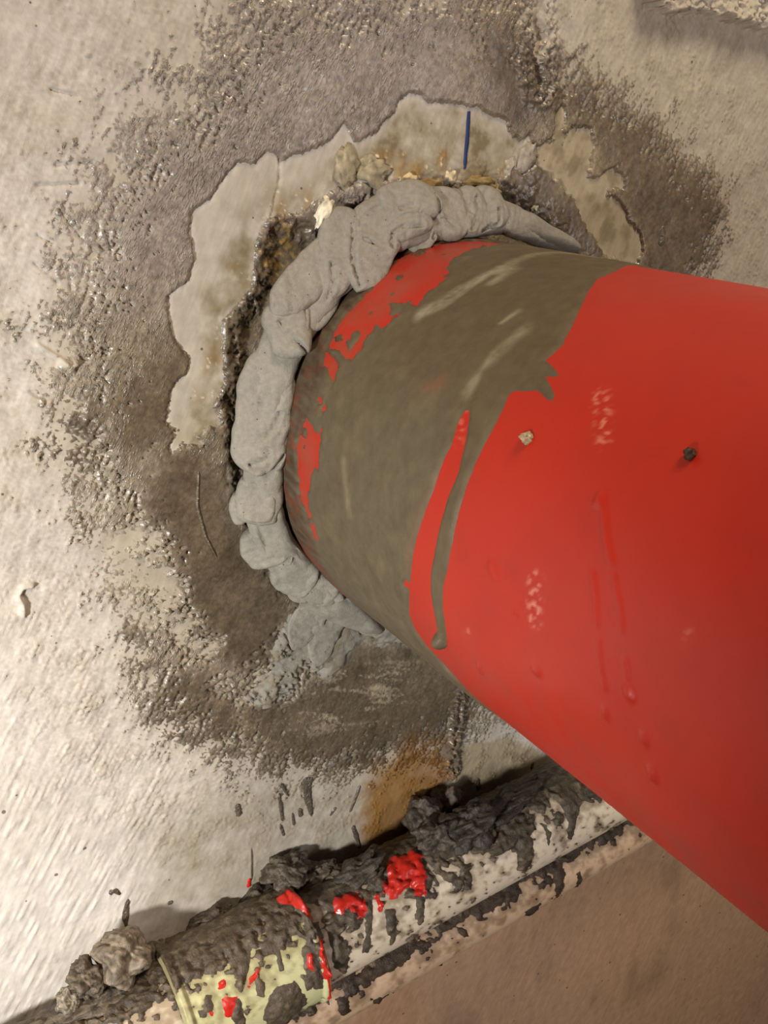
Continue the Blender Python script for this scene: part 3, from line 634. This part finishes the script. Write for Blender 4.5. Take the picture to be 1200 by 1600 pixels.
# continuous bead underneath
lobe([(905, 392), (850, 366), (790, 340), (730, 335), (660, 335), (600, 352), (548, 395), (500, 445), (462, 500), (430, 570), (417, 650), (412, 720), (410, 780), (425, 840), (465, 895), (525, 945), (600, 985)],
     (8, 16, 24, 34, 40, 42, 38, 34, 32, 30, 30, 28, 28, 28, 30, 30, 10), .0062, dish=.1, seed=1, name='bead_core', endcap=.04)
LOB = [
    ([(893, 389), (850, 368), (810, 352), (775, 340)], (5, 14, 20, 24), .006, .001, .1),
    ([(738, 300), (765, 312), (775, 335), (760, 354)], (10, 17, 17, 10), .007, .003, .1),
    ([(715, 298), (738, 315), (740, 342), (718, 362)], (12, 20, 21, 12), .007, .003, .2),
    ([(668, 303), (697, 320), (705, 348), (690, 372)], (14, 24, 24, 12), .007, .004, .3),
    ([(590, 318), (625, 314), (660, 322), (672, 345)], (20, 26, 26, 16), .007, .004, .2),
    ([(612, 398), (612, 372), (635, 355), (672, 350)], (6, 13, 16, 12), .006, .006, .1),
    ([(640, 378), (655, 372), (675, 362)], (14, 18, 12), .004, .003, .1),
    ([(605, 335), (587, 365), (575, 405), (560, 447), (556, 458)], (30, 33, 29, 16, 4), .0045, .006, .15),
    ([(555, 325), (533, 365), (526, 415), (512, 468)], (20, 26, 24, 14), .006, .003, .2),
    ([(532, 372), (507, 403), (478, 438), (445, 472), (424, 492)], (18, 25, 26, 22, 10), .0065, .003, .15),
    ([(505, 420), (510, 450), (497, 490), (480, 520)], (16, 18, 16, 8), .005, .001, .1),
    ([(425, 470), (440, 492), (452, 522), (456, 560)], (20, 26, 26, 22), .008, .005, .2),
    ([(485, 462), (468, 470), (440, 480)], (10, 13, 10), .005, .005, .0),
    ([(476, 476), (477, 508), (473, 545)], (8, 6, 6), .006, .0055, .0),
    ([(420, 540), (418, 585), (412, 640), (405, 690), (398, 738)], (22, 32, 34, 34, 28), .008, .002, .3),
    ([(452, 585), (444, 630), (436, 680), (430, 735)], (10, 12, 12, 12), .007, .0015, .1),
    ([(420, 690), (402, 718), (390, 738)], (12, 18, 14), .006, .004, .3),
    ([(412, 745), (405, 778), (398, 815)], (24, 30, 26), .008, .002, .2),
    ([(376, 772), (372, 795), (378, 815)], (9, 12, 8), .006, .001, .1),
    ([(405, 765), (405, 790), (402, 812)], (18, 22, 18), .007, .0045, .35),
    ([(400, 828), (412, 852), (425, 880)], (22, 32, 26), .007, .001, .45),
    ([(432, 835), (445, 862), (450, 880)], (12, 14, 12), .006, .001, .2),
    ([(425, 893), (455, 900), (490, 908)], (18, 32, 28), .007, .001, .3),
    ([(450, 935), (485, 922), (525, 925)], (12, 26, 26), .006, .0025, .3),
    ([(470, 880), (505, 908), (535, 932)], (10, 10, 8), .006, .003, .0),
    ([(548, 938), (520, 965), (503, 1000), (494, 1038)], (26, 30, 24, 10), .0035, -.001, .3),
    ([(520, 938), (490, 962), (468, 990), (455, 1012)], (24, 28, 22, 8), .0030, -.001, .2),
    ([(545, 945), (580, 962), (612, 985), (628, 998)], (22, 30, 20, 5), .0035, -.0005, .2),
]
for i, (pts, hw, th_, li, ds) in enumerate(LOB):
    lobe(pts, np.array(hw)*1.12, th_*.68, li*.85, ds, flat=3.0, seed=i+2, tilt=.25 if i > 24 else .55)

# ------------------------------------------------------------------ conduits under the big pipe
RY, RZ, RR = -.0346, -.3028, .0296
def rod(name, cy, cz, r, x0, x1, colors, parent, mat, step=.0016, na=200, taper=None, relief=.0, close=False):
    xs = np.arange(x0, x1, step); th = np.linspace(-np.pi, np.pi, na, endpoint=False)
    T_, XX = np.meshgrid(th, xs, indexing='ij'); T_ = T_.ravel(); XX = XX.ravel(); Sx = T_*r
    return T_, XX, Sx, len(xs)
def rod_mesh(name, T_, XX, nx, na, cy, cz, rad, mat, parent, colors, keep=None):
    V = np.stack([XX, cy-np.cos(T_)*rad, cz+np.sin(T_)*rad], 1); F_ = grid_faces(na, nx, True)[:, ::-1]
    if keep is not None:
        F_ = F_[keep[F_].max(1)]; used = np.unique(F_); rm = np.zeros(len(V), np.int64); rm[used] = np.arange(len(used))
        return mesh_obj(name, V[used], rm[F_], mat, parent, colors[used])
    return mesh_obj(name, V, F_, mat, parent, colors)
cond = empty('conduit', (0, RY, RZ)); cond_inv = Matrix.Translation((0, -RY, -RZ))
tag(cond, 'thick cream conduit with a pale green coupling, caked in dark slurry splashes', 'pipe')
def adopt(o, parent, inv): o.parent = parent; o.matrix_parent_inverse = inv; return o
T_, XX, Sx, nx = rod('c', RY, RZ, RR, -.62, .75, None, None, None)
nA = fbm(Sx, XX, 60, 4, 81); nB = fbm(Sx, XX, 200, 3, 82); nC = stroke(Sx, XX, 0.0, 40, 120, 2, 83)
CB = np.tile(lin((216, 200, 176)), (len(Sx), 1)); CB = mixc(CB, (188, 165, 136), sst(-.1, .5, nA)*.6); CB = mixc(CB, (150, 130, 105), sst(.15, .5, nB)*.4)
CB = mixc(CB, (128, 110, 86), sst(-.012, .0, (Sx/RR-.80)*.012+nA*.018+nB*.012)*.75); CB = mixc(CB, (110, 94, 74), sst(.1, .4, nA+.6*nB)*.5)
rod_mesh('conduit_body', T_, XX, nx, 200, RY, RZ, RR, M_PLAS, None, CB)
adopt(bpy.data.objects['conduit_body'], cond, cond_inv)
rq = lambda L_, r=RR: [on_rod(a, b, RY, RZ, r) for a, b in L_]
DR = [[(776, 1282), (800, 1290), (815, 1300), (833, 1310), (832, 1345), (822, 1360), (808, 1360), (806, 1330), (795, 1310), (775, 1300)],
      [(842, 1218), (870, 1205), (905, 1195), (908, 1250), (900, 1285), (893, 1312), (886, 1310), (886, 1280), (876, 1260), (855, 1240)],
      [(725, 1300), (745, 1300), (752, 1330), (738, 1335), (728, 1325)], [(715, 1340), (730, 1350), (738, 1375), (735, 1390), (728, 1380), (724, 1362)],
      [(560, 1390), (585, 1380), (582, 1440), (575, 1490), (565, 1490), (570, 1440)], [(600, 1420), (617, 1420), (618, 1470), (610, 1478), (604, 1450)],
      [(520, 1420), (556, 1410), (556, 1440), (530, 1450), (515, 1440)], [(648, 1400), (664, 1400), (662, 1440), (655, 1448), (648, 1430)],
      [(505, 1440), (525, 1450), (545, 1500), (540, 1522), (520, 1510)], [(840, 1285), (848, 1285), (862, 1300), (858, 1325), (855, 1320), (852, 1300)],
      [(640, 1310), (720, 1280), (745, 1300), (730, 1330), (690, 1350), (650, 1350)], [(670, 1360), (690, 1355), (720, 1380), (725, 1388), (700, 1380)]]
sD = np.full(len(Sx), -.05)
for P in DR: sD = np.maximum(sD, sdf(rq(P), Sx, XX, .05))
ang = Sx/RR
cover = (ang-.80)*.012+nA*.015+nB*.010+nC*.006
cover = np.where(XX < -.20, cover-.004+nB*.012, cover)
tD = np.maximum(sD+nB*.0018+nA*.001, cover)
tD = np.maximum(tD, (nB*1.1+nA*.5-.42)*.012)
rad = RR+np.clip(tD*.45, -.0005, .0022)+np.clip(tD/.003, 0, 1)*(nB*.0016+nA*.001)
CK = np.tile(lin((78, 67, 53)), (len(Sx), 1)); CK = mixc(CK, (52, 43, 33), sst(-.1, .5, nA)*.7); CK = mixc(CK, (128, 113, 92), sst(.05, .5, nB)*.55); CK = mixc(CK, (98, 86, 69), sst(.0, .5, -nA)*.6)
adopt(rod_mesh('slurry_splash', T_, XX, nx, 200, RY, RZ, rad, M_MUCK, None, CK, tD > -.001), cond, cond_inv)['kind'] = 'stuff'
# red paint splashes on the conduit
REDS = [[(605, 1345), (640, 1335), (660, 1338), (660, 1370), (664, 1400), (652, 1398), (640, 1385), (628, 1400), (612, 1405), (598, 1395), (605, 1370)],
        [(520, 1410), (545, 1395), (568, 1398), (570, 1430), (560, 1432), (548, 1418), (530, 1430), (520, 1440)], [(585, 1405), (596, 1400), (598, 1425), (590, 1432)]]
for P in REDS:
    sR = sdf(rq(P), Sx, XX, .05); sR = np.where(sR > -.006, sR+nB*.004+nA*.0015, -.05)
    radR = np.maximum(rad, RR)+np.clip(sR*.5, -.0005, .0012)
    adopt(rod_mesh('red_paint_splash', T_, XX, nx, 200, RY, RZ, radR, M_REDSPLASH, None, CB, sR > -.0008), cond, cond_inv)
# pale green coupling
xl = on_rod(275, 1560, RY, RZ, .0345)[1]; xr = on_rod(512, 1500, RY, RZ, .0345)[1]
RC = .0345
xs = np.unique(np.concatenate([np.linspace(xl, xl+.012, 16), np.arange(xl+.012, xr-.012, .0013), np.linspace(xr-.012, xr, 16)]))
th = np.linspace(-np.pi, np.pi, 200, endpoint=False); T2, X2 = np.meshgrid(th, xs, indexing='ij'); T2 = T2.ravel(); X2 = X2.ravel(); S2 = T2*RC
e = np.minimum(X2-xl, xr-X2)
lipr = .0022*sst(.006, .004, e)                      # raised end collars
inner = np.where(e < .0012, -.0049*(1-e/.0012), 0)
m1 = fbm(S2, X2, 55, 4, 91); m2 = fbm(S2, X2, 190, 3, 92)
R2 = RC+lipr+inner+m1*.0006
CG = np.tile(lin((196, 194, 146)), (len(S2), 1)); CG = mixc(CG, (172, 166, 118), sst(-.1, .5, m1)*.6); CG = mixc(CG, (120, 108, 76), sst(.15, .55, m2)*.5); CG = mixc(CG, (132, 118, 84), sst(-.012, .0, (S2/RC-.98)*.013+m1*.018+m2*.012)*.75)
cpl = adopt(rod_mesh('coupling', T2, X2, len(xs), 200, RY, RZ, R2, M_PLAS, None, CG), cond, cond_inv); cpl['label'] = 'pale green coupling sleeve'
cq = lambda L_: [on_rod(a, b, RY, RZ, RC) for a, b in L_]
DC = [[(355, 1495), (375, 1475), (395, 1470), (390, 1500), (385, 1535), (375, 1530), (360, 1510)], [(405, 1475), (425, 1465), (440, 1470), (438, 1490), (445, 1515), (438, 1518), (430, 1490), (412, 1492)],
      [(443, 1458), (456, 1460), (457, 1475), (446, 1478)], [(470, 1480), (488, 1470), (500, 1500), (505, 1545), (490, 1545), (478, 1520)], [(472, 1525), (492, 1520), (496, 1540), (480, 1548)],
      [(425, 1545), (460, 1535), (480, 1560), (470, 1600), (430, 1610), (410, 1590)], [(360, 1560), (375, 1560), (385, 1600), (372, 1620), (362, 1590)], [(308, 1580), (322, 1576), (323, 1590), (310, 1592)],
      [(318, 1555), (326, 1553), (336, 1572), (330, 1578), (322, 1570)], [(280, 1500), (305, 1490), (308, 1515), (290, 1522)], [(400, 1530), (415, 1535), (412, 1558), (400, 1555)],
      [(455, 1400), (470, 1398), (500, 1440), (480, 1470), (475, 1440)]]
sC = np.full(len(S2), -.05)
for P in DC: sC = np.maximum(sC, sdf(cq(P), S2, X2, .05))
tC = np.maximum(sC+m2*.0016, (S2/RC-.98)*.013+m1*.014+m2*.012); tC = np.maximum(tC, (m2*1.2+m1*.4-.44)*.012)
r3 = np.maximum(R2, RC)+np.clip(tC*.45, -.0006, .0024)+np.clip(tC/.003, 0, 1)*(m2*.0016+m1*.001)
CK2 = np.tile(lin((86, 75, 60)), (len(S2), 1)); CK2 = mixc(CK2, (60, 50, 38), sst(-.1, .5, m1)*.6); CK2 = mixc(CK2, (126, 112, 90), sst(.15, .6, m2)*.5)
adopt(rod_mesh('slurry_splash', T2, X2, len(xs), 200, RY, RZ, r3, M_MUCK, None, CK2, (tC > -.001) & (e > .001)), cpl, Matrix())['kind'] = 'stuff'
RC_ = [[(432, 1408), (450, 1398), (470, 1408), (485, 1425), (486, 1440), (472, 1430), (455, 1418), (436, 1416)], [(497, 1465), (505, 1470), (512, 1510), (517, 1550), (508, 1558), (503, 1520), (496, 1490)],
       [(345, 1560), (372, 1556), (366, 1570), (360, 1590), (352, 1590)], [(388, 1528), (400, 1518), (408, 1510), (398, 1530), (388, 1545)], [(342, 1535), (352, 1530), (352, 1542), (343, 1545)], [(328, 1582), (334, 1580), (334, 1590), (327, 1588)],
       [(478, 1490), (487, 1488), (488, 1515), (480, 1512)]]
for P in RC_:
    sC2 = sdf(cq(P), S2, X2, .05); sC2 = np.where(sC2 > -.004, sC2+m2*.0010, -.05)
    r4 = np.maximum(r3, RC)+np.clip(sC2*.5, -.0004, .0014)
    adopt(rod_mesh('red_paint_splash', T2, X2, len(xs), 200, RY, RZ, r4, M_REDSPLASH, None, CK2, sC2 > -.0006), cpl, Matrix())

# lower, thinner pipe
QY, QZ, QR = -.024, -.3695, .022
low_p = empty('lower_pipe', (0, QY, QZ)); low_inv = Matrix.Translation((0, -QY, -QZ))
tag(low_p, 'thin beige pipe running just below the cream conduit', 'pipe')
T_, XX, Sx, nx = rod('l', QY, QZ, QR, -.62, .75, None, None, None, na=140)
nA = fbm(Sx, XX, 60, 4, 84); nB = fbm(Sx, XX, 200, 3, 85)
CB = np.tile(lin((200, 170, 138)), (len(Sx), 1)); CB = mixc(CB, (176, 140, 108), sst(-.1, .5, nA)*.6); CB = mixc(CB, (112, 88, 66), sst(-.01, .004, (Sx/QR-.45)*.012+nA*.018+nB*.012)*.7)
adopt(rod_mesh('pipe_body', T_, XX, nx, 140, QY, QZ, QR, M_PLAS, None, CB), low_p, low_inv)
lq = lambda L_: [on_rod(a, b, QY, QZ, QR) for a, b in L_]
DL = [[(540, 1535), (600, 1480), (660, 1450), (650, 1480), (640, 1500), (610, 1520), (560, 1540)], [(680, 1450), (760, 1390), (800, 1380), (790, 1410), (770, 1425), (735, 1432), (700, 1455)],
      [(712, 1445), (722, 1448), (735, 1462), (730, 1466), (718, 1460)], [(855, 1350), (875, 1335), (880, 1390), (868, 1408), (866, 1385)], [(900, 1365), (907, 1360), (905, 1385), (897, 1388)],
      [(520, 1560), (545, 1555), (548, 1580), (535, 1590)], [(580, 1560), (605, 1555), (600, 1572), (585, 1572)], [(820, 1425), (845, 1410), (840, 1425), (825, 1432)]]
sD = np.full(len(Sx), -.05)
for P in DL: sD = np.maximum(sD, sdf(lq(P), Sx, XX, .05))
tD = np.maximum(sD+nB*.003+nA*.001, (Sx/QR-.72)*.012+nA*.012+nB*.006)  # slurry along the top, also painting in the upper conduit's shadow
tD = np.maximum(tD, (nB*1.2-.62)*.01)
rad = QR+np.clip(tD*.45, -.0005, .0018)+np.clip(tD/.003, 0, 1)*nB*.001
CK = np.tile(lin((66, 52, 38)), (len(Sx), 1)); CK = mixc(CK, (44, 34, 25), sst(-.1, .5, nA)*.7)
adopt(rod_mesh('slurry_splash', T_, XX, nx, 140, QY, QZ, rad, M_MUCK, None, CK, tD > -.001), low_p, low_inv)['kind'] = 'stuff'

# ------------------------------------------------------------------ clumps of set slurry on the conduits
def clump(px, py, Y, a, b, c, rough, seed, color, label, rot=(0, 0, 0), name='cement_clump', mat=M_MUCK, crumb=.8):
    if Y is None:                      # sits on the conduit's surface
        s_, x_ = on_rod(px, py, RY, RZ, RR+.002); a_ = s_/RR
        loc = (x_, RY-math.cos(a_)*(RR+c*.3), RZ+math.sin(a_)*(RR+c*.3))
    else: loc = at(px, py, Y)
    o = lump(name, loc, a, b, c, rough, seed, mat, color, sub=5, rot=rot, crumb=crumb)
    return tag(o, label, 'cement clump', 'clumps of fallen slurry on the conduit')
clump(190, 1496, -.022, .0150, .015, .0155, .55, 3, (120, 108, 92), 'pale grey rounded cement clump, largest of those at lower left')
clump(132, 1532, -.024, .0095, .010, .0095, .7, 14, (92, 82, 68), 'dark grey cement clump between the largest pale clump and the frame corner')
clump(106, 1562, -.028, .0065, .007, .0068, .5, 22, (132, 122, 106), 'small pale cement lump, lowest of the lower left clumps')
clump(238, 1500, -.012, .0085, .008, .013, .6, 31, (84, 74, 62), 'narrow dark cement sliver right of the largest pale clump', rot=(0, .5, 0))
clump(150, 1568, None, .022, .010, .0055, .6, 36, (88, 78, 64), 'flat grey slurry slab on the conduit at lower left')
clump(330, 1440, -.008, .013, .008, .0065, .8, 42, (66, 56, 45), 'dark flat flake against the wall left of the green coupling top', rot=(0, -.25, 0))
clump(448, 1362, -.010, .0135, .012, .0095, .95, 51, (84, 74, 62), 'crumbly grey clump standing highest above the green coupling')
clump(405, 1402, None, .018, .011, .009, .9, 55, (70, 61, 50), 'dark crumbly clump on top edge of the green coupling', rot=(0, -.4, 0))
clump(490, 1375, -.016, .015, .010, .008, .9, 58, (92, 82, 68), 'rough grey clump just right of the highest coupling clump', rot=(0, -.3, 0))
clump(662, 1278, -.014, .0140, .013, .0155, .55, 63, (72, 63, 53), 'big rounded dark clump on the conduit below the ochre stain')
clump(698, 1262, -.008, .0115, .010, .0175, .6, 67, (84, 72, 58), 'tall dark clump under the seam beside the ochre stain')
clump(735, 1300, None, .020, .014, .013, .8, 71, (60, 51, 42), 'low spreading dark clump on the conduit under the red pipe', rot=(0, -.3, 0))
clump(690, 1312, None, .016, .011, .012, .8, 75, (66, 57, 47), 'dark clump hanging over the cream conduit beside the red splash')
clump(560, 1372, None, .022, .010, .006, .9, 79, (62, 53, 43), 'long low ridge of dark slurry between coupling and red splash', rot=(0, -.45, 0))
clump(800, 1258, None, .030, .010, .008, .8, 83, (52, 43, 34), 'dark slurry ridge along the conduit nearest the red pipe', rot=(0, -.1, 0))
